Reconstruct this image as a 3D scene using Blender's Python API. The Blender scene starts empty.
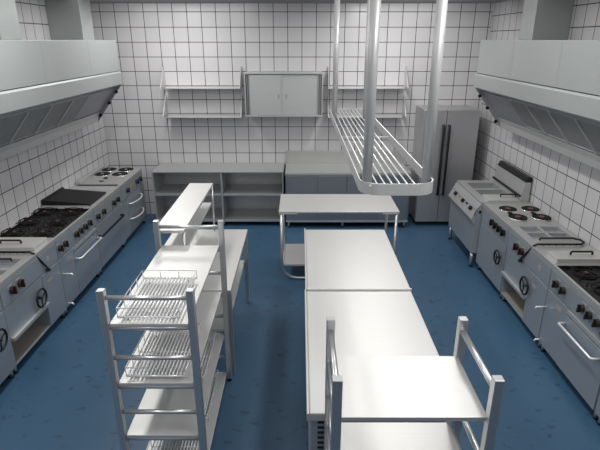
import bpy, bmesh, math, random
from mathutils import Vector, Matrix
random.seed(7)
PI = math.pi
scene = bpy.context.scene
col = scene.collection

# ------------------------------------------------------------------ materials
def new_mat(name):
    m = bpy.data.materials.new(name); m.use_nodes = True
    nt = m.node_tree; nt.nodes.clear()
    o = nt.nodes.new('ShaderNodeOutputMaterial'); b = nt.nodes.new('ShaderNodeBsdfPrincipled')
    nt.links.new(b.outputs[0], o.inputs[0])
    return m, nt, b

def mat(name, colr, rough=.5, metal=0., spec=.5):
    m, nt, b = new_mat(name)
    b.inputs['Base Color'].default_value = (*colr, 1)
    b.inputs['Roughness'].default_value = rough
    b.inputs['Metallic'].default_value = metal
    b.inputs['Specular IOR Level'].default_value = spec
    return m

def steel(name, colr, rough, metal=1., streak=(1., 60., 60.), amp=.06, bump=.02):
    """brushed stainless steel: streaked roughness and faint bump"""
    m, nt, b = new_mat(name); N = nt.nodes; L = nt.links
    tc = N.new('ShaderNodeTexCoord'); mp = N.new('ShaderNodeMapping')
    mp.inputs['Scale'].default_value = streak
    L.new(tc.outputs['Object'], mp.inputs[0])
    nz = N.new('ShaderNodeTexNoise'); nz.inputs['Scale'].default_value = 3; nz.inputs['Detail'].default_value = 3
    L.new(mp.outputs[0], nz.inputs['Vector'])
    mr = N.new('ShaderNodeMapRange')
    mr.inputs['To Min'].default_value = rough - amp; mr.inputs['To Max'].default_value = rough + amp
    L.new(nz.outputs['Fac'], mr.inputs['Value']); L.new(mr.outputs[0], b.inputs['Roughness'])
    cr = N.new('ShaderNodeMapRange')
    cr.inputs['To Min'].default_value = .93; cr.inputs['To Max'].default_value = 1.07
    L.new(nz.outputs['Fac'], cr.inputs['Value'])
    mx = N.new('ShaderNodeVectorMath'); mx.operation = 'SCALE'
    mx.inputs[0].default_value = colr; L.new(cr.outputs[0], mx.inputs['Scale'])
    L.new(mx.outputs[0], b.inputs['Base Color'])
    b.inputs['Metallic'].default_value = metal
    if bump:
        bp = N.new('ShaderNodeBump'); bp.inputs['Strength'].default_value = bump; bp.inputs['Distance'].default_value = .002
        L.new(nz.outputs['Fac'], bp.inputs['Height']); L.new(bp.outputs[0], b.inputs['Normal'])
    return m

TILE_W, TILE_H = .2155, .2130
def tile_mat(name, axis, off_h, off_v):
    m, nt, b = new_mat(name); N = nt.nodes; L = nt.links
    tc = N.new('ShaderNodeTexCoord'); sp = N.new('ShaderNodeSeparateXYZ'); cb = N.new('ShaderNodeCombineXYZ')
    L.new(tc.outputs['Object'], sp.inputs[0])
    def shifted(sock, off):
        a = N.new('ShaderNodeMath'); a.operation = 'SUBTRACT'; a.inputs[1].default_value = off
        L.new(sock, a.inputs[0]); return a.outputs[0]
    L.new(shifted(sp.outputs[axis], off_h), cb.inputs[0])
    L.new(shifted(sp.outputs['Z'], off_v), cb.inputs[1])
    br = N.new('ShaderNodeTexBrick'); br.offset = 0; br.squash = 1
    br.inputs['Scale'].default_value = 1
    br.inputs['Brick Width'].default_value = TILE_W; br.inputs['Row Height'].default_value = TILE_H
    br.inputs['Mortar Size'].default_value = .0052; br.inputs['Mortar Smooth'].default_value = .2
    br.inputs['Color1'].default_value = (.56, .555, .57, 1); br.inputs['Color2'].default_value = (.60, .59, .605, 1)
    br.inputs['Mortar'].default_value = (.028, .028, .032, 1)
    L.new(cb.outputs[0], br.inputs['Vector'])
    L.new(br.outputs['Color'], b.inputs['Base Color'])
    mr = N.new('ShaderNodeMapRange'); mr.inputs['To Min'].default_value = .28; mr.inputs['To Max'].default_value = .8
    L.new(br.outputs['Fac'], mr.inputs['Value']); L.new(mr.outputs[0], b.inputs['Roughness'])
    bp = N.new('ShaderNodeBump'); bp.inputs['Strength'].default_value = .25; bp.inputs['Distance'].default_value = .004; bp.invert = True
    L.new(br.outputs['Fac'], bp.inputs['Height']); L.new(bp.outputs[0], b.inputs['Normal'])
    return m

def floor_mat():
    m, nt, b = new_mat('blue_floor'); N = nt.nodes; L = nt.links
    tc = N.new('ShaderNodeTexCoord')
    base = None
    nz = N.new('ShaderNodeTexNoise'); nz.inputs['Scale'].default_value = 2.2; nz.inputs['Detail'].default_value = 4
    L.new(tc.outputs['Object'], nz.inputs['Vector'])
    ramp = N.new('ShaderNodeMixRGB')
    ramp.inputs[1].default_value = (.038, .096, .170, 1); ramp.inputs[2].default_value = (.050, .118, .203, 1)
    L.new(nz.outputs['Fac'], ramp.inputs[0]); base = ramp.outputs[0]
    for sc, rot, thr, dens in ((3.4, .5, .115, .62), (4.6, 1.7, .10, .60)):
        wob = N.new('ShaderNodeTexNoise'); wob.inputs['Scale'].default_value = 22; wob.inputs['Detail'].default_value = 2
        L.new(tc.outputs['Object'], wob.inputs['Vector'])
        ws = N.new('ShaderNodeVectorMath'); ws.operation = 'SCALE'; ws.inputs['Scale'].default_value = .11
        L.new(wob.outputs['Color'], ws.inputs[0])
        ad = N.new('ShaderNodeVectorMath'); ad.operation = 'ADD'
        L.new(tc.outputs['Object'], ad.inputs[0]); L.new(ws.outputs[0], ad.inputs[1])
        mp = N.new('ShaderNodeMapping'); mp.inputs['Rotation'].default_value = (0, 0, rot); mp.inputs['Scale'].default_value = (1, 2.4, 1)
        L.new(ad.outputs[0], mp.inputs[0])
        vo = N.new('ShaderNodeTexVoronoi'); vo.inputs['Scale'].default_value = sc; vo.voronoi_dimensions = '2D'
        L.new(mp.outputs[0], vo.inputs['Vector'])
        lt = N.new('ShaderNodeMath'); lt.operation = 'LESS_THAN'; lt.inputs[1].default_value = thr
        L.new(vo.outputs['Distance'], lt.inputs[0])
        sp = N.new('ShaderNodeSeparateColor'); L.new(vo.outputs['Color'], sp.inputs[0])
        pick = N.new('ShaderNodeMath'); pick.operation = 'GREATER_THAN'; pick.inputs[1].default_value = dens
        L.new(sp.outputs[0], pick.inputs[0])
        mu = N.new('ShaderNodeMath'); mu.operation = 'MULTIPLY'
        L.new(lt.outputs[0], mu.inputs[0]); L.new(pick.outputs[0], mu.inputs[1])
        amt = N.new('ShaderNodeMath'); amt.operation = 'MULTIPLY'; amt.inputs[1].default_value = .72
        L.new(mu.outputs[0], amt.inputs[0])
        mx = N.new('ShaderNodeMixRGB'); mx.inputs[2].default_value = (.026, .052, .092, 1)
        L.new(amt.outputs[0], mx.inputs[0]); L.new(base, mx.inputs[1]); base = mx.outputs[0]
    L.new(base, b.inputs['Base Color'])
    b.inputs['Roughness'].default_value = .38
    b.inputs['Specular IOR Level'].default_value = .45
    return m

M = {}
M['steel'] = steel('brushed_steel', (.46, .47, .475), .40, .6)
M['top'] = steel('worktop_steel', (.64, .64, .63), .46, .6)
M['cooktop'] = steel('cooker_top_steel', (.50, .505, .50), .42, .55)
M['door'] = steel('dark_door_steel', (.33, .36, .40), .38, .8)
M['pole'] = mat('pole_steel', (.56, .57, .57), .42, .4)
M['front'] = steel('front_panel_steel', (.40, .435, .475), .42, .55)
M['satin'] = steel('satin_steel', (.55, .56, .56), .42, .6)
M['hood'] = steel('hood_steel', (.42, .445, .44), .46, .5, streak=(60., 1., 60.))
M['tube'] = mat('tube_steel', (.58, .59, .60), .34, .85)
M['chrome'] = mat('chrome', (.80, .81, .82), .24, .9)
M['white'] = mat('bright_handle', (.82, .83, .84), .3, .4)
M['wire'] = mat('wire_steel', (.60, .60, .60), .38, .5)
M['filter'] = mat('filter_steel', (.36, .355, .375), .45, .3)
M['inside'] = mat('inner_steel', (.40, .37, .34), .5, .4)
M['fridge'] = steel('fridge_steel', (.48, .48, .49), .34, .65, streak=(60., 60., 1.))
M['black'] = mat('black_plastic', (.008, .008, .010), .4, 0, .4)
M['rubber'] = mat('black_rubber', (.015, .015, .016), .7)
M['enamel'] = mat('black_enamel', (.010, .009, .010), .42)
M['iron'] = mat('cast_iron', (.011, .010, .010), .75, 0, .25)
M['griddle'] = mat('griddle_iron', (.010, .010, .011), .55, 0, .3)
M['knob'] = mat('dark_knob', (.022, .019, .014), .35)
M['redknob'] = mat('dark_red_knob', (.030, .009, .008), .3)
M['blueknob'] = mat('dark_blue_knob', (.018, .022, .040), .35)
M['gold'] = mat('brass_mark', (.38, .27, .09), .4, .6)
M['orange'] = mat('orange_sign', (.50, .29, .08), .5)
M['redcap'] = mat('red_cap', (.13, .045, .045), .5)
M['redcentre'] = mat('red_plate_centre', (.16, .05, .04), .5)
M['plate'] = mat('name_plate', (.34, .30, .30), .5)
M['gap'] = mat('near_black', (.02, .02, .022), .8)  # even near-black for the cabinet tracks and one indicator
M['ceil'] = mat('ceiling_paint', (.22, .22, .23), .9)
M['floor'] = floor_mat()

# ------------------------------------------------------------------ mesh builder
class MB:
    def __init__(s): s.bm = bmesh.new()
    def box(s, x0, y0, z0, x1, y1, z1):
        vs = [s.bm.verts.new((x, y, z)) for z in (z0, z1) for y in (y0, y1) for x in (x0, x1)]
        for f in ((0, 2, 3, 1), (4, 5, 7, 6), (0, 1, 5, 4), (2, 6, 7, 3), (0, 4, 6, 2), (1, 3, 7, 5)):
            s.bm.faces.new([vs[i] for i in f])
        return s
    def ring(s, c, n, u, v, r, k):
        return [s.bm.verts.new(c + u * (r * math.cos(2 * PI * i / k)) + v * (r * math.sin(2 * PI * i / k))) for i in range(k)]
    def tube(s, pts, r, k=8, closed=False):
        pts = [Vector(p) for p in pts]; n = len(pts); rings = []
        ref = None
        for i, p in enumerate(pts):
            a = pts[i - 1] if (i or closed) else p
            b = pts[(i + 1) % n] if (i < n - 1 or closed) else p
            t = ((p - a).normalized() + (b - p).normalized())
            t = t.normalized() if t.length > 1e-6 else (b - a).normalized()
            if ref is None:
                ref = Vector((0, 0, 1)) if abs(t.z) < .9 else Vector((1, 0, 0))
                u = t.cross(ref).normalized()
            else:
                u = (u - t * u.dot(t)).normalized()
            v = t.cross(u)
            rings.append(s.ring(p, t, u, v, r, k))
        m = n if closed else n - 1
        for i in range(m):
            A, B = rings[i], rings[(i + 1) % n]
            for j in range(k):
                f = s.bm.faces.new((A[j], A[(j + 1) % k], B[(j + 1) % k], B[j])); f.smooth = True
        if not closed:
            s.bm.faces.new(rings[0]); s.bm.faces.new(rings[-1][::-1])
        return s
    def cyl(s, p0, p1, r, k=16): return s.tube((p0, p1), r, k)
    def torus(s, c, axis, R, r, k=20, kk=6):
        c = Vector(c); axis = Vector(axis).normalized()
        ref = Vector((0, 0, 1)) if abs(axis.z) < .9 else Vector((1, 0, 0))
        u = axis.cross(ref).normalized(); v = axis.cross(u)
        return s.tube([c + u * R * math.cos(2 * PI * i / k) + v * R * math.sin(2 * PI * i / k) for i in range(k)], r, kk, True)
    def prism(s, poly, axis, a, b):
        """extrude a closed polygon (2D) along axis 'x','y' or 'z' from a to b"""
        def P(q, t):
            return {'x': (t, q[0], q[1]), 'y': (q[0], t, q[1]), 'z': (q[0], q[1], t)}[axis]
        A = [s.bm.verts.new(P(q, a)) for q in poly]; B = [s.bm.verts.new(P(q, b)) for q in poly]
        n = len(poly)
        s.bm.faces.new(A[::-1]); s.bm.faces.new(B)
        for i in range(n): s.bm.faces.new((A[i], A[(i + 1) % n], B[(i + 1) % n], B[i]))
        return s
    def slab_with_holes(s, x0, y0, x1, y1, z0, z1, holes):
        xs = sorted({x0, x1, *[h[0] for h in holes], *[h[2] for h in holes]})
        ys = sorted({y0, y1, *[h[1] for h in holes], *[h[3] for h in holes]})
        def solid(i, j):
            if not (0 <= i < len(xs) - 1 and 0 <= j < len(ys) - 1): return False
            cx, cy = (xs[i] + xs[i + 1]) / 2, (ys[j] + ys[j + 1]) / 2
            return not any(h[0] < cx < h[2] and h[1] < cy < h[3] for h in holes)
        V = {}
        def v(i, j, t):
            if (i, j, t) not in V: V[i, j, t] = s.bm.verts.new((xs[i], ys[j], z1 if t else z0))
            return V[i, j, t]
        for i in range(len(xs) - 1):
            for j in range(len(ys) - 1):
                if not solid(i, j): continue
                s.bm.faces.new((v(i, j, 1), v(i + 1, j, 1), v(i + 1, j + 1, 1), v(i, j + 1, 1)))
                s.bm.faces.new((v(i, j, 0), v(i, j + 1, 0), v(i + 1, j + 1, 0), v(i + 1, j, 0)))
                for di, dj, e in ((-1, 0, ((i, j + 1), (i, j))), (1, 0, ((i + 1, j), (i + 1, j + 1))), (0, -1, ((i, j), (i + 1, j))), (0, 1, ((i + 1, j + 1), (i, j + 1)))):
                    if not solid(i + di, j + dj):
                        (a, b), (c, d) = e
                        s.bm.faces.new((v(a, b, 0), v(c, d, 0), v(c, d, 1), v(a, b, 1)))
        return s
    def basin(s, x0, y0, x1, y1, zb, zt, t=.004):
        s.box(x0, y0, zb, x1, y1, zb + t)
        s.box(x0, y0, zb + t, x0 + t, y1, zt); s.box(x1 - t, y0, zb + t, x1, y1, zt)
        s.box(x0 + t, y0, zb + t, x1 - t, y0 + t, zt); s.box(x0 + t, y1 - t, zb + t, x1 - t, y1, zt)
        return s
    def build(s, name, m, parent=None, bevel=0., loc=None):
        bmesh.ops.recalc_face_normals(s.bm, faces=s.bm.faces)
        me = bpy.data.meshes.new(name); s.bm.to_mesh(me); s.bm.free()
        o = bpy.data.objects.new(name, me); col.objects.link(o)
        me.materials.append(M[m] if isinstance(m, str) else m)
        if parent is not None: o.parent = parent
        if loc is not None: o.location = loc
        if bevel:
            b = o.modifiers.new('edge', 'BEVEL'); b.width = bevel; b.segments = 2; b.limit_method = 'ANGLE'; b.angle_limit = .6
        return o

def tag(o, label=None, cat=None, group=None, kind=None):
    if label: o['label'] = label
    if cat: o['category'] = cat
    if group: o['group'] = group
    if kind: o['kind'] = kind
    return o
def thing(name, label, cat, loc=(0, 0, 0), rz=0, group=None):
    o = bpy.data.objects.new(name, None); col.objects.link(o)
    o.location = loc; o.rotation_euler = (0, 0, rz); o.empty_display_size = .1
    return tag(o, label, cat, group)
def copy_tree(o, parent=None):
    c = o.copy(); col.objects.link(c)
    if parent is not None: c.parent = parent
    for ch in [k for k in bpy.data.objects if k.parent == o and k != c]: copy_tree(ch, c)
    return c
def arc(cx, cy, r, a0, a1, n=6):
    return [(cx + r * math.cos(math.radians(a0 + (a1 - a0) * i / n)), cy + r * math.sin(math.radians(a0 + (a1 - a0) * i / n))) for i in range(n + 1)]

# ------------------------------------------------------------------ room
XL, XR, YB, YF, ZC = -3.15, 2.87, 8.10, -1.6, 3.31
T = .12
def struct(name, mb, m): return tag(mb.build(name, m), kind='structure')
struct('floor', MB().box(XL - T, YF - T, -.1, XR + T, YB + T, 0), 'floor')
struct('ceiling', MB().box(XL - T, YF - T, ZC, XR + T, YB + T, ZC + .1), 'ceil')
struct('wall_back', MB().box(XL - T, YB, 0, XR + T, YB + T, ZC), tile_mat('back_tiles', 'X', -1.917, 2.981))
struct('wall_left', MB().box(XL - T, YF, 0, XL, YB, ZC), tile_mat('left_tiles', 'Y', 8.08, 2.981))
struct('wall_right', MB().box(XR, YF, 0, XR + T, YB, ZC), tile_mat('right_tiles', 'Y', 8.04, 1.006))
struct('wall_front', MB().box(XL - T, YF - T, 0, XR + T, YF, ZC), tile_mat('front_tiles', 'X', -1.917, 2.981))

# ------------------------------------------------------------------ small fittings shared by the cookers (front is local -y, x runs along the line)
def leg(par, x, y, h, r=.019):
    l = MB().cyl((x, y, .022), (x, y, h), r, 12).build('leg', 'tube', par)
    MB().cyl((x, y, 0), (x, y, .022), r * 1.05, 12).build('foot', 'rubber', l)
def knob(par, x, z, m='knob', y=0., r=.033, plate=True):
    kb = MB()
    kb.cyl((x, y - .008, z), (x, y - .034, z), r, 16)
    kb.box(x - .008, y - .052, z - r * 1.05, x + .008, y - .030, z + r * 1.05)
    k = kb.build('knob', m, par, .002)
    if plate: MB().box(x - .038, y - .004, z - .075, x + .038, y + .001, z + .045).build('bezel', 'front', k, .001)
    MB().box(x - .004, y - .0545, z + .006, x + .004, y - .051, z + .024).build('mark', 'gold' if m != 'blueknob' else 'satin', k)
    return k
def hand_wheel(par, x, z, y=0., R=.088):
    w = MB()
    w.torus((x, y - .045, z), (0, 1, 0), R, .0105, 24, 6)
    w.cyl((x, y, z), (x, y - .055, z), .013, 10)
    for a in (20, 140, 260):
        c, s_ = math.cos(math.radians(a)), math.sin(math.radians(a))
        w.tube(((x, y - .045, z), (x + (R - .002) * c, y - .045, z + (R - .002) * s_)), .007, 6)
    return w.build('valve_wheel', 'black', par)
def bow_handle(name, par, p0, p1, out, r, m, y=0.):
    """a bar standing off the front between two points (x,z)"""
    (x0, z0), (x1, z1) = p0, p1
    dx, dz = x1 - x0, z1 - z0
    f = .12 if abs(dx) + abs(dz) < .3 else .05
    return MB().tube(((x0, y, z0), (x0, y - out * .8, z0), (x0 + dx * f * .4, y - out, z0 + dz * f * .4),
                      (x1 - dx * f * .4, y - out, z1 - dz * f * .4), (x1, y - out * .8, z1), (x1, y, z1)), r, 8).build(name, m, par)
def panel(name, par, x0, z0, x1, z1, th=.012, y=0., m='front', bevel=.003):
    return MB().box(x0, y - th, z0, x1, y, z1).build(name, m, par, bevel)
def nameplate(par, x, z, w=.10, h=.035, y=-.0005):
    return MB().box(x - w / 2, y - .003, z - h / 2, x + w / 2, y, z + h / 2).build('name_plate', 'plate', par)
DL, DR = .625, .565                                             # depth of left and right lines

def carcass(par, W, D, z0=.09, z1=.86, x0=0., x1=None, name='body'):
    x1 = W if x1 is None else x1
    return MB().box(x0 + .002, 0, z0, x1 - .002, D, z1).build(name, 'front', par, .002)

def gas_range(label, loc, rz, D, W, burners, knobs, door_split, handle_x, door_far, group):
    r = thing('gas_range', label, 'cooker', loc, rz, group)
    carcass(r, W, D)
    MB().slab_with_holes(.001, -.012, W - .001, D, .86, .90, [(.025, .012, W - .025, D - .03)]).build('worktop', 'cooktop', r, .002)
    MB().basin(.0255, .0125, W - .0255, D - .0305, .868, .899).build('hob_tray', 'enamel', r)
    panel('control_panel', r, .004, .668, W - .004, .855)
    for x in knobs: knob(r, x, .775, 'knob', -.012)
    for bx in burners:
        for by in (.20, .505 if D > .6 else .46):
            b = MB()
            b.cyl((bx, by, .8725), (bx, by, .889), .055, 18); b.cyl((bx, by, .889), (bx, by, .899), .034, 16)
            b.torus((bx, by, .878), (0, 0, 1), .088, .006, 24, 6)
            bo = b.build('burner', 'iron', r)
            MB().cyl((bx, by, .8995), (bx, by, .905), .017, 12).build('burner_cap', 'redcap', bo)
    for bx in burners:
        for by in (.20, .505 if D > .6 else .46):
            g = MB()
            g.torus((bx, by, .908), (0, 0, 1), .115, .0055, 28, 6)
            for a in (45, 135, 225, 315):
                c, s_ = math.cos(math.radians(a)), math.sin(math.radians(a))
                g.tube(((bx + .05 * c, by + .05 * s_, .910), (bx + .145 * c, by + .145 * s_, .910), (bx + .150 * c, by + .150 * s_, .8725)), .0055, 6)
            g.build('pan_support', 'iron', r)
    for bx in burners:
        y1 = D - .045
        MB().tube(((bx - .06, y1, .8725), (bx - .06, y1, .930), (bx + .03, y1, .930), (bx + .03, y1, .8725)), .0045, 6).build('back_guard', 'iron', r)
    # narrow cupboard door + oven door
    a, b = (.006, door_split) if not door_far else (door_split, W - .006)
    c, d = (door_split, W - .006) if not door_far else (.006, door_split)
    dr = panel('door', r, a + .002, .10, b - .002, .655, .014)
    hx = a + .03
    for z, o in ((.135, .06), (.485, .105)): MB().tube(((hx, -.0142, z), (hx, -o, z), (hx, -o - .012, z - .018)), .009, 8).build('door_handle', 'white', dr)
    ov = panel('oven_door', r, c + .002, .10, d - .002, .595, .018)
    bow_handle('handle', ov, (handle_x[0], .525), (handle_x[1], .525), .065, .011, 'white', -.018)
    panel('trim_rail', r, c + .002, .612, d - .002, .650, .022, 0, 'satin')
    nameplate(r, (a + b) / 2 + .05, .575, .09, .04, -.0145)
    for x in (.03, W - .03):
        for y in (.035, D - .08): leg(r, x, y, .09)
    return r

def pasta_cooker(label, loc, rz, D, W, knobs, wheel, open_x, hook, wells, lid, loop, group):
    r = thing('pasta_cooker', label, 'cooker', loc, rz, group)
    o0, o1 = open_x
    # carcass with an open cupboard below
    b = MB(); t = .015
    b.box(.002, 0, .36, W - .002, D, .86)
    if o1 < W - .05: b.box(o1, .0, .09, W - .002, D, .36)
    b.box(.002, 0, .09, o0, D, .36)
    b.box(o0, 0, .09, o1, D, .09 + t)
    b.box(o0, D - t, .09 + t, o1, D, .36)
    b.build('body', 'front', r, .0015)
    MB().box(o0 + .001, D - t - .004, .106, o1 - .001, D - t - .0005, .359).build('cupboard_lining', 'inside', r)
    MB().box(o0 + .001, .004, .1055, o1 - .001, D - t - .005, .109).build('cupboard_floor', 'inside', r)
    panel('ledge', r, o0 - .004, .338, o1 + .004, .372, .038, 0, 'satin')
    panel('door', r, o1 + .002, .10, W - .004, .655, .014)
    panel('lower_front', r, .004, .376, o1 - .002, .655, .008)
    MB().slab_with_holes(.001, -.012, W - .001, D, .86, .90, wells).build('worktop', 'cooktop', r, .002)
    for w in wells: MB().basin(w[0] + .0005, w[1] + .0005, w[2] - .0005, w[3] - .0005, .70, .899).build('basin', 'steel', r)
    panel('control_panel', r, .004, .668, W - .004, .855)
    for x in knobs: knob(r, x, .77, 'redknob', -.012, .036)
    hand_wheel(r, wheel, .485)
    l0, l1 = lid
    ld = MB().prism([(l0, .90), (l1, .90), (l1, .943), (l0 + .01, .943), (l0, .932)], 'y', .03, D - .03).build('lid', 'top', r, .003)
    xm = l0 + .09 if D > .6 else (l0 + l1) / 2
    MB().tube(((xm, .20, .943), (xm, .20, .966), (xm, .21, .974), (xm, .39, .974), (xm, .40, .966), (xm, .40, .943)), .010, 8).build('lid_handle', 'black', ld)
    # black swing rail rising from the front and running over the top
    h0, h1 = loop
    rail = MB(); zr = .922
    rail.tube(((hook, -.012, .67), (hook, -.035, .68), (h0, .0, .905), (h0, .03, zr), (h0, D - .10, zr), (h0 + (h1 - h0) * .3, D - .05, zr),
               (h0 + (h1 - h0) * .7, D - .05, zr), (h1, D - .10, zr), (h1, .13, zr)), .0105, 8)
    for k in range(6):
        y = .09 + k * .065
        rail.tube(((h0, y, zr), (h0, y, .9055)), .004, 5)
    rail.tube(((h1, .13, zr), (h1, .13, .9005)), .0085, 8)
    rail.cyl((hook, -.0125, .67), (hook, -.045, .67), .017, 10)
    rail.build('swing_rail', 'black', r)
    nameplate(r, (o1 + W) / 2 - .02, .76, .06, .05, -.0125); nameplate(r, (o1 + W) / 2 - .06, .545, .09, .03, -.0145)
    for x in (.03, W - .03):
        for y in (.035, D - .08): leg(r, x, y, .09)
    return r

def plate_disc(par, x, y, rr=.112, red=False):
    p = MB().cyl((x, y, .901), (x, y, .913), rr, 28).build('hotplate', 'iron', par, .003)
    MB().torus((x, y, .902), (0, 0, 1), rr + .004, .005, 32, 6).build('plate_ring', 'chrome', p)
    MB().cyl((x, y, .9132), (x, y, .915), 0.034 if red else .022, 18).build('plate_centre', 'redcentre' if red else 'satin', p)
    return p

# ------------------------------------------------------------------ left cooking line
G1 = 'cookers along the left wall'
gas_range('steel six-burner gas range with black hob on the left wall line', (-2.52, 4.737, 0), PI / 2, DL, .995,
          [.19, .525, .86], [.04, .16, .44, .55, .68, .81], .335, (.345, .965), False, G1)
pasta_cooker('steel pasta cooker with lid and open cupboard at the left edge', (-2.52, 3.715, 0), PI / 2, DL, 1.02,
             [.15, .28], .53, (.018, .655), .765, [(.06, .06, .28, .28), (.06, .33, .28, .55), (.32, .06, .52, .28), (.32, .33, .52, .55)],
             (.70, .955), (.62, .47), G1)
# near unit, mostly outside the frame
r = thing('boiling_pan', 'steel boiling pan unit cut off by the left edge of the photo', 'cooker', (-2.52, 2.85, 0), PI / 2, G1)
carcass(r, .86, DL)
MB().slab_with_holes(.001, -.012, .859, DL, .86, .90, []).build('worktop', 'cooktop', r, .002)
panel('control_panel', r, .004, .668, .856, .855); panel('door', r, .004, .10, .856, .655, .014)
knob(r, .2, .76, 'redknob', -.012, .032); hand_wheel(r, .67, .49, -.014)
MB().cyl((.43, .31, .901), (.43, .31, .93), .24, 32).build('pan_lid', 'satin', r, .004)
for x in (.03, .83):
    for y in (.035, DL - .08): leg(r, x, y, .09)
# griddle
r = thing('griddle', 'black flat griddle on a steel cabinet with a black bar handle, left wall line', 'griddle', (-2.52, 5.742, 0), PI / 2, G1)
W = .955
carcass(r, W, DL)
MB().box(.001, -.012, .86, W - .001, DL, .90).build('worktop', 'cooktop', r, .002)
g = MB().prism([(.045, .901), (DL - .003, .901), (DL - .003, .985), (DL - .03, .985), (DL - .035, .965), (.06, .922), (.045, .922)], 'x', .035, .60).build('griddle_plate', 'griddle', r, .003)
MB().prism([(.045, .923), (.06, .923), (DL - .036, .966), (DL - .036, .976), (.05, .933)], 'x', .036, .046).build('side_lip', 'iron', g)
MB().box(.024, .05, .901, .0345, DL - .01, .915).build('plate_edge', 'satin', g)
MB().box(.74, .02, .9005, .93, DL - .02, .904).build('side_plate', 'satin', r)
panel('control_panel', r, .004, .668, W - .004, .855)
for x in (.06, .25, .61, .765): knob(r, x, .765, 'knob', -.012)
d = panel('door', r, .004, .10, W - .004, .655, .014)
bow_handle('handle', d, (.04, .515), (.84, .515), .05, .015, 'black', -.014)
for x in (.03, W - .03):
    for y in (.035, DL - .08): leg(r, x, y, .09)
# electric range in the left corner
r = thing('electric_range', 'electric range with four round hotplates in the far left corner', 'cooker', (-2.52, 6.70, 0), PI / 2, G1)
W = 1.01
carcass(r, W, DL)
MB().box(.001, -.012, .86, W - .001, DL, .90).build('worktop', 'cooktop', r, .002)
for x, y in ((.91, .20), (.91, .465), (.63, .20), (.63, .465)): plate_disc(r, x, y)
MB().box(.0, .03, .9005, .055, DL - .04, .905).build('vent_slot', 'black', r)
MB().cyl((.40, .33, .901), (.40, .33, .912), .03, 12).build('valve_cap', 'iron', r)
MB().box(.22, .30, .901, .25, .36, .909).build('drain_cap', 'iron', r)
panel('control_panel', r, .004, .668, W - .004, .855)
knob(r, .23, .772, 'blueknob', -.012, .034)
for x in (.66, .82): knob(r, x, .782, 'blueknob', -.012, .034)
MB().box(.43, -.016, .745, .54, -.0125, .80).build('warning_sign', 'orange', r)
for z0, z1, zh in ((.395, .645, .535), (.13, .385, .30)):
    d = panel('drawer', r, .20, z0, W - .006, z1, .014)
    MB().tube([(.25, -.014, zh + .02)] + [(.25 + .55 * t, -.014 - .085 * math.sin(PI * t) ** .6, zh + .02) for t in (.06, .15, .3, .5, .7, .85, .94)] + [(.80, -.014, zh + .02)], .012, 8).build('handle', 'white', d)
for x in (.03, W - .03):
    for y in (.035, DL - .08): leg(r, x, y, .09)
MB().box(.04, DL - .07, .901, W - .05, DL - .01, .95).build('splashback', 'satin', r, .003)

# ------------------------------------------------------------------ right cooking line
G2 = 'cookers along the right wall'
RZ = -PI / 2
# fryer with leaning control box, first from the fridge
r = thing('deep_fryer', 'twin-well steel fryer with tall black-topped flue beside the fridge', 'fryer', (2.29, 7.0, 0), RZ, G2)
W = 1.06
MB().box(.004, -.085, .21, W - .004, DR - .02, .80).build('body', 'front', r, .003)
wl = [(.13, .07, .42, .45), (.48, .07, .82, .45)]
MB().slab_with_holes(.002, -.03, W - .002, DR, .80, .90, wl).build('worktop', 'cooktop', r, .003)
for w in wl: MB().basin(w[0] + .0005, w[1] + .0005, w[2] - .0005, w[3] - .0005, .801, .899).build('basin', 'steel', r)
cp = MB().prism([(-.0855, .60), (-.0855, .795), (-.0305, .80), (-.0305, .868), (-.045, .868), (-.135, .675), (-.125, .655)], 'x', .006, W - .006).build('control_box', 'satin', r, .003)
def slant_knob(x, m):
    k = MB(); n = Vector((0, -.905, .425)); c = Vector((x, -.092, .770))
    k.tube((c, c + n * .03), .027, 14); k.tube((c + n * .03, c + n * .036), .018, 10)
    return k.build('knob', m, r)
for x in (.24, .57, .89): slant_knob(x, 'black')
for x in (.39, .71): MB().box(x - .02, -.1075, .775, x + .02, -.085, .790).build('indicator', 'orange' if x < .5 else 'gap', r)
knob(r, 1.03, .775, 'black', -.0155, .034, False)
ld = MB().prism([(.83, .901), (1.05, .901), (1.05, .925), (.84, .94), (.83, .935)], 'y', .05, DR - .12).build('lid', 'top', r, .003)
MB().tube(((.92, .25, .925), (.92, .25, .957), (.92, .26, .965), (.92, .43, .965), (.92, .44, .957), (.92, .44, .925)), .010, 8).build('lid_handle', 'black', ld)
f = MB().prism([(DR - .11, .901), (DR - .002, .901), (DR - .002, 1.149), (DR - .072, 1.149), (DR - .105, .99)], 'x', .10, 1.03).build('flue', 'satin', r, .003)
MB().prism([(DR - .080, 1.150), (DR - .002, 1.150), (DR - .002, 1.215), (DR - .050, 1.215)], 'x', .095, 1.035).build('flue_vent', 'black', f, .002)
MB().box(.10, DR - .128, .962, 1.03, DR - .1065, .985).build('rim_seal', 'black', f)
for x in (.035, W - .06):
    for y in (-.05, DR - .12): leg(r, x, y, .21, .024)
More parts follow.
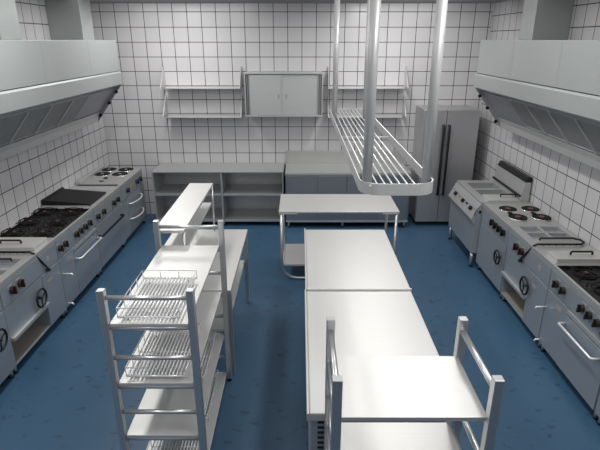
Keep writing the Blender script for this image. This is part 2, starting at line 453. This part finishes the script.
# electric range
r = thing('electric_range', 'electric range with four red-centred hotplates between fryer and pasta cooker', 'cooker', (2.29, 5.935, 0), RZ, G2)
W = .83
carcass(r, W, DR)
MB().box(.001, -.012, .86, W - .001, DR, .90).build('worktop', 'cooktop', r, .002)
for x, y in ((.26, .190), (.26, .460), (.555, .190), (.555, .460)): plate_disc(r, x, y, .100, True)
for y in (.190, .460):
    b_ = MB(); b_.box(.60, y + .0, .9135, .68, y + .05, .925); b_.box(.43, y - .075, .9135, .49, y - .03, .925)
    b_.build('bracket', 'iron', r)
MB().box(.01, .0, .9005, .03, DR - .05, .912).build('edge_strip', 'satin', r)
panel('control_panel', r, .004, .668, W - .004, .855)
for x in (.40, .51, .62, .735): knob(r, x, .785, 'black', -.012, .037)
panel('door', r, .004, .10, W - .004, .655, .014)
hand_wheel(r, .73, .485, -.014, .078)
for x in (.03, W - .03):
    for y in (.035, DR - .08): leg(r, x, y, .09)
pasta_cooker('steel pasta cooker with four open wells and black swing rail on the right line', (2.29, 5.10, 0), RZ, DR, .985,
             [.27, .395], .60, (.018, .615), .40, [(.015, .08, .18, .275), (.20, .08, .385, .275), (.015, .30, .18, .50), (.20, .30, .385, .50)],
             (.77, .97), (.57, .41), G2)
gas_range('steel six-burner gas range with black hob on the right line, nearest the camera', (2.29, 4.112, 0), RZ, DR, .975,
          [.17, .49, .81], [.145, .265, .57, .68, .795, .905], .37, (.385, .90), False, G2)
r = thing('cupboard_unit', 'steel base cupboard cut off by the right edge at the bottom of the photo', 'cupboard', (2.29, 3.132, 0), RZ, G2)
carcass(r, .9, DR)
MB().box(.001, -.012, .86, .899, DR, .90).build('worktop', 'cooktop', r, .002)
panel('door', r, .004, .10, .448, .85, .014); panel('door', r, .452, .10, .896, .85, .014)
for x in (.03, .87):
    for y in (.035, DR - .08): leg(r, x, y, .09)

# ------------------------------------------------------------------ extraction hoods
def hood(label, xf, xw, y0, y1, seps, ducts, sgn, bolts, dx):
    """xf: distance of front from the middle plane, xw: of the wall; sgn -1 left, +1 right"""
    r = thing('extraction_hood', label, 'hood', (sgn * xf, y0, 0), 0, 'extraction hoods')
    L = y1 - y0; D = xw - xf - .003
    def S(q): return [(sgn * a, b) for a, b in q]
    # skin: front, top, lip, end plates
    MB().prism(S([(0, 2.40), (D, 2.40), (D, 2.80), (0, 2.80)]), 'y', 0, L).build('canopy', 'hood', r, .003)
    for ys in ((1.40, 2.53, 3.67) if sgn < 0 else (1.39, 2.445, 3.49)):
        if ys < L: MB().box(*sorted((sgn * -.0012, sgn * .001))[:1], ys - .003, 2.405, sorted((sgn * -.0012, sgn * .001))[1], ys + .003, 2.795).build('panel_seam', 'steel', r)
    MB().prism(S([(-.022, 2.222), (.0, 2.222), (.0, 2.394), (-.006, 2.394), (-.022, 2.378)]), 'y', -.01, L + .01).build('front_lip', 'hood', r, .003)
    g0, g1 = .055 + dx, .31 + dx                                  # filters: upper and lower edge
    MB().prism(S([(.001, 2.222), (.02, 2.222), (g0, 2.175), (g0, 2.39), (.001, 2.39)]), 'y', .002, L - .002).build('upper_channel', 'filter', r)
    MB().prism(S([(g1 - .004, 1.842), (g1 + .03, 1.78), (g1 + .045, 1.705), (D, 1.705), (D, 1.73), (g1 + .06, 1.73), (g1 + .05, 1.842)]), 'y', .002, L - .02).build('grease_gutter', 'top', r, .003)
    for ya in (0, L - .008):
        MB().prism(S([(.001, 2.21), (g1 + .045, 1.707), (D - .001, 1.707), (D - .001, 2.398), (.001, 2.398)]), 'y', ya, ya + .006).build('end_plate', 'filter', r)
    ys = sorted(seps)
    for a, b in zip(ys[:-1], ys[1:]):
        a, b = a - y0, b - y0
        fr = MB(); fl = MB()
        p0, p1 = Vector((g0, 2.168)), Vector((g1, 1.850)); d = (p1 - p0); n = Vector((d.y, -d.x)).normalized()
        if n.x < 0: n = -n
        def Q(t, h): q = p0 + d * t + n * h; return (q.x, q.y)
        def strip(mb, t0, t1, ya, yb, h0, h1):
            mb.prism(S([Q(t0, h0), Q(t1, h0), Q(t1, h1), Q(t0, h1)]), 'y', ya, yb)
        strip(fr, 0, .03, a + .003, b - .003, 0, .03); strip(fr, .97, 1, a + .003, b - .003, 0, .03)
        strip(fr, .03, .97, a - .0145, a + .016, -.012, .03); strip(fr, .03, .97, b - .012, b - .003, 0, .03)
        fo = fr.build('filter_frame', 'satin', r)
        k = 15; w = (b - a - .03) / k
        for i in range(k): strip(fl, .03, .97, a + .0165 + i * w, a + .0165 + i * w + w * .55, .004, .012)
        fl.build('filter_slats', 'steel', fo)
        bk = MB(); strip(bk, .03, .97, a + .0165, b - .0125, .018, .026); bk.build('filter_back', 'enamel', fo)
    for ya in (ys[-1] - y0,):
        MB().prism(S([(g0, 2.168), (g1, 1.850), (g1 + .02, 1.862), (g0 + .02, 2.18)]), 'y', ya + .003, L - .009).build('blank_panel', 'filter', r)
    for q in bolts:
        MB().tube(((sgn * (q[0] - xf), L - .018, q[1]), (sgn * (q[0] - xf), L - .040, q[1])), .022, 10).build('bolt', 'black', r)
    for a, b, dd in ducts:
        MB().prism(S([(dd, 2.801), (D, 2.801), (D, ZC - .002), (dd, ZC - .002)]), 'y', a - y0, b - y0).build('duct', 'hood', r, .003)
    return r
BL = [(2.583, 2.117), (2.701, 1.967), (2.845, 1.793)]
BR = [(2.352, 2.112), (2.47, 1.958), (2.606, 1.781)]
hood('long steel extraction hood on the left wall above the griddle and gas range', 2.51, 3.15, 2.6, 7.25,
     [2.90, 3.39, 3.88, 4.36, 4.85, 5.34, 5.85, 6.33], [(4.88, 5.24, .225), (6.73, 7.09, .225)], -1, BL, .03)
hood('long steel extraction hood on the right wall above the gas range and fryer', 2.29, 2.87, 2.2, 6.77,
     [2.39, 2.88, 3.38, 3.87, 4.37, 4.87, 5.37, 5.87], [(5.72, 6.06, .19), (3.87, 4.21, .19)], 1, BR, .03)

# ------------------------------------------------------------------ back wall: shelves and cabinet
def wall_shelf(label, x0, x1, z):
    r = thing('wall_shelf', label, 'shelf', ((x0 + x1) / 2, YB, z), 0, 'wall shelves on the back wall')
    h = (x1 - x0) / 2; yb = -.003; D = .30
    b = MB(); b.box(-h, yb - D, -.0135, h, yb, 0);     b.box(-h - (.045 if x0 < 0 else 0), yb - .06, -.014, h + (.045 if x0 > 0 else 0), yb - .03, -.004)
    b.build('board', 'top', r, .002)
    for s in (-1, 1):
        xa = s * (h + .001 + (.045 if s * x0 > 0 else 0)); xb = xa + s * .010
        MB().prism([(yb - D, -.012), (yb, -.012), (yb, .30), (yb - .03, .30), (yb - D + .005, .01)], 'x', min(xa, xb), max(xa, xb)).build('bracket', 'top', r, .001)
    return r
wall_shelf('upper steel wall shelf left of the wall cabinet', -2.065, -.925, 2.12)
wall_shelf('lower steel wall shelf left of the wall cabinet', -2.065, -.925, 1.688)
wall_shelf('upper steel wall shelf right of the wall cabinet', .435, 1.575, 2.12)
wall_shelf('lower steel wall shelf right of the wall cabinet', .435, 1.575, 1.688)

r = thing('wall_cabinet', 'steel wall cabinet with two sliding doors between the shelves', 'cabinet', (-.253, YB - .003, 1.70))
w, D, H_ = .586, .36, .645
b = MB()
b.box(-w, -D, 0, w, 0, .02); b.box(-w, -D, H_ - .02, w, 0, H_); b.box(-w, -D, .02, -w + .015, 0, H_ - .02); b.box(w - .015, -D, .02, w, 0, H_ - .02); b.box(-w + .015, -.015, .02, w - .015, 0, H_ - .02)
b.build('carcass', 'satin', r, .002)
for s in (-1, 1):
    for k in (0, 1): MB().box(*sorted((s * (w - .022 - k * .026), s * (w - .028 - k * .026)))[:1], -D + .002, .022, sorted((s * (w - .022 - k * .026), s * (w - .028 - k * .026)))[1], -D + .012, H_ - .022).build('track', 'gap' if 1 else 'steel', r)
for s, x0, x1, y in ((-1, -w + .075, -.04, -D + .014), (1, -.065, w - .075, -D + .030)):
    d = MB().box(x0, y, .025, x1, y + .014, H_ - .03).build('sliding_door', 'satin', r, .002)
    hx = -.079 if s < 0 else .038
    MB().box(hx - .014, y - .003, .27, hx + .014, y - .0005, .33).build('finger_pull', 'filter', d)
for x0, x1, nm in ((-w + .016, -w + .074, 'side_filler'), (w - .074, w - .016, 'side_filler')):
    MB().box(x0, -D + .02, .0205, x1, -D + .026, H_ - .0205).build(nm, 'fridge', r)

# ------------------------------------------------------------------ back wall: base units
r = thing('shelf_counter', 'long open steel counter with two bays of shelves on the back wall', 'counter', (-2.30, 7.51, 0))
W = 2.035; D = YB - 7.51 - .004
MB().box(0, -.0, .876, W, D, .90).build('worktop', 'cooktop', r, .003)
for x in (.0, W - .02): MB().box(x + .0005, .006, .075, x + .0195, D, .8755).build('side_panel', 'steel', r, .002)
MB().box(1.055, .006, .075, 1.085, D, .8755).build('divider', 'steel', r, .002)
MB().box(.021, D - .012, .075, W - .021, D, .8755).build('back_panel', 'steel', r)
for x0, x1 in ((.021, 1.054), (1.086, W - .021)):
    for nm, z in (('shelf', .505), ('bottom_shelf', .075)):
        MB().box(x0, .004, z, x1, D - .013, z + .03).build(nm, 'steel', r, .002)
for x in (.06, 1.07, W - .06):
    for y in (.05, D - .06): leg(r, x, y, .075)

r = thing('sink_cabinet', 'steel base cabinet with raised back edge between open counter and fridge', 'cabinet', (-.235, 7.42, 0))
W = 1.93; D = YB - 7.42 - .004
b = MB(); b.box(0, 0, .86, W, D, .90); b.box(0, D - .03, .90, W, D, 1.10)
b.build('worktop', 'cooktop', r, .003)
MB().box(.004, .03, .10, W - .004, D, .859).build('body', 'door', r, .002)
xs = [.02, .50, .95, 1.44, 1.905]
for i, (a, c) in enumerate(zip(xs[:-1], xs[1:])):
    d = MB().box(a + .003, .012, .135, c - .003, .029, .845).build('door', 'door', r, .003)
    hx = c - .05 if i % 2 == 0 else a + .05
    MB().box(hx - .03, .0, .535, hx + .03, .0115, .555).build('handle', 'chrome', d, .002)
MB().box(.004, .0, .10, W - .004, .011, .128).build('plinth_rail', 'satin', r, .002)
for x in (.05, .9, W - .05):
    for y in (.05, D - .06): leg(r, x, y, .10)

# fridge
r = thing('refrigerator', 'tall steel two-door refrigerator with black handles on the back wall', 'refrigerator', (1.835, 7.52, 0))
W = .83; D = YB - 7.52 - .01
MB().box(0, .05, .07, W, D, 1.83).build('body', 'fridge', r, .004)
MB().box(.02, .06, 0, W - .02, D - .02, .069).build('plinth', 'rubber', r)
xs_ = .345
for x0, x1, hx in ((.002, xs_ - .004, xs_ - .045), (xs_ + .004, W - .002, xs_ + .04)):
    d = MB().box(x0, 0, .075, x1, .048, 1.825).build('door', 'fridge', r, .006)
    MB().tube(((hx, .0, .54), (hx, -.045, .54), (hx, -.05, .56), (hx, -.05, 1.58), (hx, -.045, 1.60), (hx, 0, 1.60)), .019, 8).build('handle', 'black', d)

# ------------------------------------------------------------------ left rack of ladder frames
RUNGS = (1.438, 1.243, 1.04, .835, .645, .44, .24, .05)
def rack(label, x0, x1, y0, y1, h, rung_axis, shelf_z):
    """posts at the four corners; ladder rungs join the posts of each end"""
    r = thing('shelf_rack', label, 'rack', (x0, y0, 0), 0, 'tall ladder racks')
    W, D, p = x1 - x0, y1 - y0, .042
    for x in (0, W - p):
        for y in (0, D - p):
            ps = MB().box(x, y, .03, x + p, y + p, h).build('post', 'tube', r, .003)
            MB().cyl((x + p / 2, y + p / 2, 0), (x + p / 2, y + p / 2, .03), .016, 12).build('foot', 'rubber', ps)
    for z in RUNGS:
        if rung_axis == 'x':
            for y in (p / 2, D - p / 2): MB().cyl((p - .001, y, z), (W - p + .001, y, z), .0145, 12).build('rung', 'tube', r)
        else:
            for x in (p / 2, W - p / 2): MB().cyl((x, p - .001, z), (x, D - p + .001, z), .0145, 12).build('rung', 'tube', r)
    for z in shelf_z:
        s = MB()
        if rung_axis == 'x': s.box(.045, p * .5 - .012, z - .022, W - .045, D - p * .5 + .012, z)
        else: s.box(p * .5 + .01, .038, z - .022, W - p * .5 - .01, D - .03, z)
        s.build('shelf', 'top', r, .002)
    return r
rack('tall steel ladder rack with wire baskets at the front left', -1.14, -.598, 2.477, 3.662, 1.49, 'x', (1.277, .868, .473, .08))
rack('steel ladder rack with side rungs at the bottom right',   .130, .830, 1.678, 2.188, 1.505, 'y', (1.29, .868, .473, .08))

def basket_mesh(nb):
    W, D, z0, zr = .36, .50, .032, .085
    m = MB()
    for k in range(nb):
        x = .012 + (W - .024) * k / (nb - 1)
        m.tube(((x, 0, z0), (x, D, z0)), .0055, 8)
    for y in (0, D): m.tube(((0, y, z0 - .006), (W, y, z0 - .006)), .006, 6)
    m.tube(((0, D / 2, z0 - .008), (W, D / 2, z0 - .008)), .004, 6)
    return m, W, D, z0, zr
def make_basket():
    r = thing('wire_basket', 'wire basket', 'basket')
    m, W, D, z0, zr = basket_mesh(16); m.build('wire_base', 'white', r)
    m = MB(); m.tube(((0, 0, zr), (W, 0, zr), (W, D, zr), (0, D, zr)), .0042, 6, True)
    for x, y in [(0, 0), (W / 2, 0), (W, 0), (0, D), (W * .33, D), (W * .67, D), (W, D), (0, D * .25), (0, D * .5), (0, D * .75), (W, D * .25), (W, D * .5), (W, D * .75)]:
        m.tube(((x, y, z0 - .006), (x, y, zr)), .003, 5)
    m.build('wire_rim', 'white', r)
    for x in (.05, W - .05):
        for y in (.03, D - .03): MB().cyl((x, y, .0005), (x, y, z0), .005, 8).build('foot', 'wire', r)
    return r
bk = make_basket()
for i, (x, y, z, lab) in enumerate((
        (-1.053, 2.515, 1.277, 'wire basket on the top shelf of the left ladder rack'),
        (-1.053, 2.520, .868, 'wire basket on the second shelf of the left ladder rack'),
        (-1.05, 3.03, .473, 'wire basket at the back of the third shelf of the left ladder rack'),
        (-1.053, 2.520, .08, 'wire basket at the front of the lowest rack shelf'),
        (-1.06, 3.06, .08, 'wire basket at the back of the lowest rack shelf'))):
    o = bk if i == 0 else copy_tree(bk)
    o.location = (x, y, z); tag(o, lab, 'basket', 'wire baskets on the left rack')

# ------------------------------------------------------------------ table behind the rack with overshelf
def table(label, x0, y0, x1, y1, h, shelf, lip=True, th=.035, group=None, legm='tube', feet=True):
    r = thing('work_table', label, 'table', (x0, y0, 0), 0, group)
    W, D = x1 - x0, y1 - y0
    MB().box(0, 0, h - th, W, D, h).build('tabletop', 'top', r, .004)
    for x in (.004, W - .044):
        for y in (.03, D - .07):
            l = MB().box(x, y, .03, x + .04, y + .04, h - th).build('leg', legm, r, .003)
            MB().cyl((x + .02, y + .02, 0), (x + .02, y + .02, .03), .014, 12).build('foot', 'tube', l)
    if shelf: MB().slab_with_holes(.001, .001, W - .001, D - .001, shelf - .03, shelf, [(-1, -1, .046, .072), (W - .046, -1, W + 1, .072), (-1, D - .072, .046, D + 1), (W - .046, D - .072, W + 1, D + 1)] if 0 else []).build('lower_shelf', 'top', r, .002) if 0 else MB().box(.046, .0, shelf - .03, W - .046, D, shelf).build('lower_shelf', 'top', r, .002)
    return r
table('steel work table with low shelf behind the left rack', -1.18, 3.675, -.575, 5.09, .867, .50)
r = thing('table_overshelf', 'two-tier narrow overshelf standing on the table behind the left rack', 'shelf', (-1.165, 3.69, .868))
W, D = .245, 1.395
MB().box(0, 0, .496, W, D, .521).build('upper_shelf', 'top', r, .003)
MB().box(.012, .06, .285, W - .028, D, .307).build('lower_shelf', 'top', r, .003)
for x in (.012, W - .012):
    for y in (.03, D - .02): MB().cyl((x, y, 0), (x, y, .496), .0115, 10).build('upright', 'tube', r)

# ------------------------------------------------------------------ centre island
def island(name, label, x0, y0, x1, y1, h, vents):
    r = thing(name, label, 'counter', (x0, y0, 0), 0, 'island counters down the middle')
    W, D = x1 - x0, y1 - y0
    b = MB(); b.box(.018, .012, h - .045, W - .006, D - .003, h - .018)
    b.build('worktop', 'top', r, .002)
    l = MB()
    l.prism([(0, h - .05), (.0175, h - .05), (.0175, h - .016), (.012, h), (.004, h), (0, h - .004)], 'y', 0, D - .002)
    l.build('side_lip', 'top', r, .0015)
    MB().prism([(0, h - .05), (.0115, h - .05), (.034, h - .017), (.014, h), (.004, h + .001), (0, h - .004)], 'x', .018, W - .002).build('end_lip', 'top', r, .0015)
    return r, W, D
r, W, D = island('refrigerated_counter', 'steel refrigerated island counter with vent slots at its near end', .034, 2.225, .92, 3.698, .867, True)
MB().box(.022, .03, .12, W - .01, D - .012, .82).build('body', 'front', r, .003)
ep = MB().box(.024, .018, .125, W - .012, .0295, .812).build('end_panel', 'front', r, .003)
for k in range(14): MB().box(.062, .0145, .785 - k * .036, .135, .0175, .801 - k * .036).build('vent_slot', 'rubber', ep)
for x in (.06, W - .06):
    for y in (.08, D - .08): leg(r, x, y, .12)
r, W, D = island('work_table', 'steel island table with raised near edge, far half of the island', .040, 3.70, .925, 5.13, .867, False)
for x in (.022, W - .062):
    for y in (.04, D - .08):
        l = MB().box(x, y, .03, x + .04, y + .04, .819).build('leg', 'tube', r, .003)
        MB().cyl((x + .02, y + .02, 0), (x + .02, y + .02, .03), .02, 12).build('foot', 'rubber', l)
MB().box(.064, .03, .17, W - .064, D - .03, .20).build('lower_shelf', 'top', r, .002)

# wide table at the head of the island, on sled legs
r = thing('work_table', 'wide steel table on bent tube legs across the far end of the island', 'table', (-.258, 5.59, 0))
W, D, h = 1.43, .72, .90
b = MB(); b.box(0, 0, h - .02, W, D, h); b.box(0, .0, h - .035, .22, .012, h - .02); b.box(W - .20, 0, h - .035, W, .012, h - .02)
b.build('tabletop', 'top', r, .003)
for y in (.025, D - .045):
    R = .19; x0, x1 = .03, W - .03
    pts = [(x0, y, h - .02), (x0, y, .020 + R)] + [(x, y, z) for x, z in arc(x0 + R, .020 + R, R, 180, 270, 8)][1:] + \
          [(x, y, z) for x, z in arc(x1 - R, .020 + R, R, 270, 360, 8)] + [(x1, y, h - .02)]
    MB().tube(pts, .0185, 10).build('sled_leg', 'tube', r)
for y in (.025, D - .045):
    for x in (.3, W - .3): MB().cyl((x, y, 0), (x, y, .003), .016, 10).build('foot', 'rubber', r)
b = MB(); b.box(.055, .03, .18, W - .055, D - .03, .205)
b.build('lower_shelf', 'top', r, .002)
b = MB(); b.box(.035, .04, .205, .054, D - .04, .215); b.build('shelf_edge', 'chrome', r, .001)

# ------------------------------------------------------------------ hanging rack
r = thing('hanging_rack', 'long steel rack hung on four poles from the ceiling above the island', 'rack', (.477, 3.74, 2.15))
hw, hl, R = .185, 1.415, .10
def outline(o):
    rr = R + o
    return ([(x, y) for x, y in arc(hw - R, hl - R, rr, 0, 90, 8)] + [(x, y) for x, y in arc(-hw + R, hl - R, rr, 90, 180, 8)] +
            [(x, y) for x, y in arc(-hw + R, -hl + R, rr, 180, 270, 8)] + [(x, y) for x, y in arc(hw - R, -hl + R, rr, 270, 360, 8)])
bm = MB(); o_, i_ = outline(0), outline(-.006); n = len(o_)
V = [[bm.bm.verts.new((x, y, z)) for x, y in q] for q, z in ((o_, -.058), (o_, 0), (i_, 0), (i_, -.058))]
for k in range(4):
    A, B = V[k], V[(k + 1) % 4]
    for j in range(n):
        f = bm.bm.faces.new((A[j], A[(j + 1) % n], B[(j + 1) % n], B[j]))
bm.build('frame', 'pole', r)
g = MB()
for k in range(7):
    x = -.139 + .037 * k
    g.tube(((x, -hl + .006, -.012), (x, hl - .006, -.012)), .0042, 6)
for y in (-.05,): g.tube(((-hw + .007, y, -.022), (hw - .007, y, -.022)), .004, 6)
g.build('bar_grid', 'white', r)
for x in (-.147, .147):
    for y in (-1.335, 1.16):
        MB().cyl((x, y, -.057), (x, y, ZC - 2.15 - .001), .0245, 16).build('pole', 'pole', r)

# ------------------------------------------------------------------ lamps and added fill lights
def area(name, loc, sx, sy, power, rot=(0, 0, 0), colr=(1, .985, .96)):
    l = bpy.data.lights.new(name, 'AREA'); l.shape = 'RECTANGLE'; l.size = sx; l.size_y = sy; l.energy = power; l.color = colr
    o = bpy.data.objects.new(name, l); col.objects.link(o); o.location = loc; o.rotation_euler = rot
    return o
for x in (-1.85, 1.05):
    for y in (1.6, 4.1, 6.7):
        area('ceiling_lamp', (x, y, ZC - .004), .26, 1.2, 34)
area('ambient_fill', (-.15, 3.0, ZC - .004), 5.4, 7.6, 95)  # broad weak fill added for ambient light, not a fixture of the room
for x, w_ in ((-1.75, 1.9), (1.55, 1.5)):
    area('wall_fill', (x, 7.25, ZC - .06), w_, .10, 10, (math.radians(32), 0, 0))  # unseen tilted lights, added to brighten the top of the back wall

w = bpy.data.worlds.new('world'); scene.world = w; w.use_nodes = True
w.node_tree.nodes['Background'].inputs[0].default_value = (.5, .52, .55, 1)
w.node_tree.nodes['Background'].inputs[1].default_value = .3

# ------------------------------------------------------------------ camera
cam = bpy.data.cameras.new('camera'); co = bpy.data.objects.new('camera', cam); col.objects.link(co)
cam.sensor_fit = 'HORIZONTAL'; cam.sensor_width = 36; cam.lens = 36 * 500 / 600
cam.shift_x = -.5 / 600
co.location = (0, 0, 2.8)
co.rotation_euler = (PI / 2 - math.atan(185 / 500), 0, 0)
scene.camera = co
scene.view_settings.view_transform = 'Standard'; scene.view_settings.look = 'None'
scene.view_settings.exposure = -.38; scene.view_settings.gamma = 1; scene.view_settings.use_curve_mapping = False
scene.cycles.max_bounces = 8
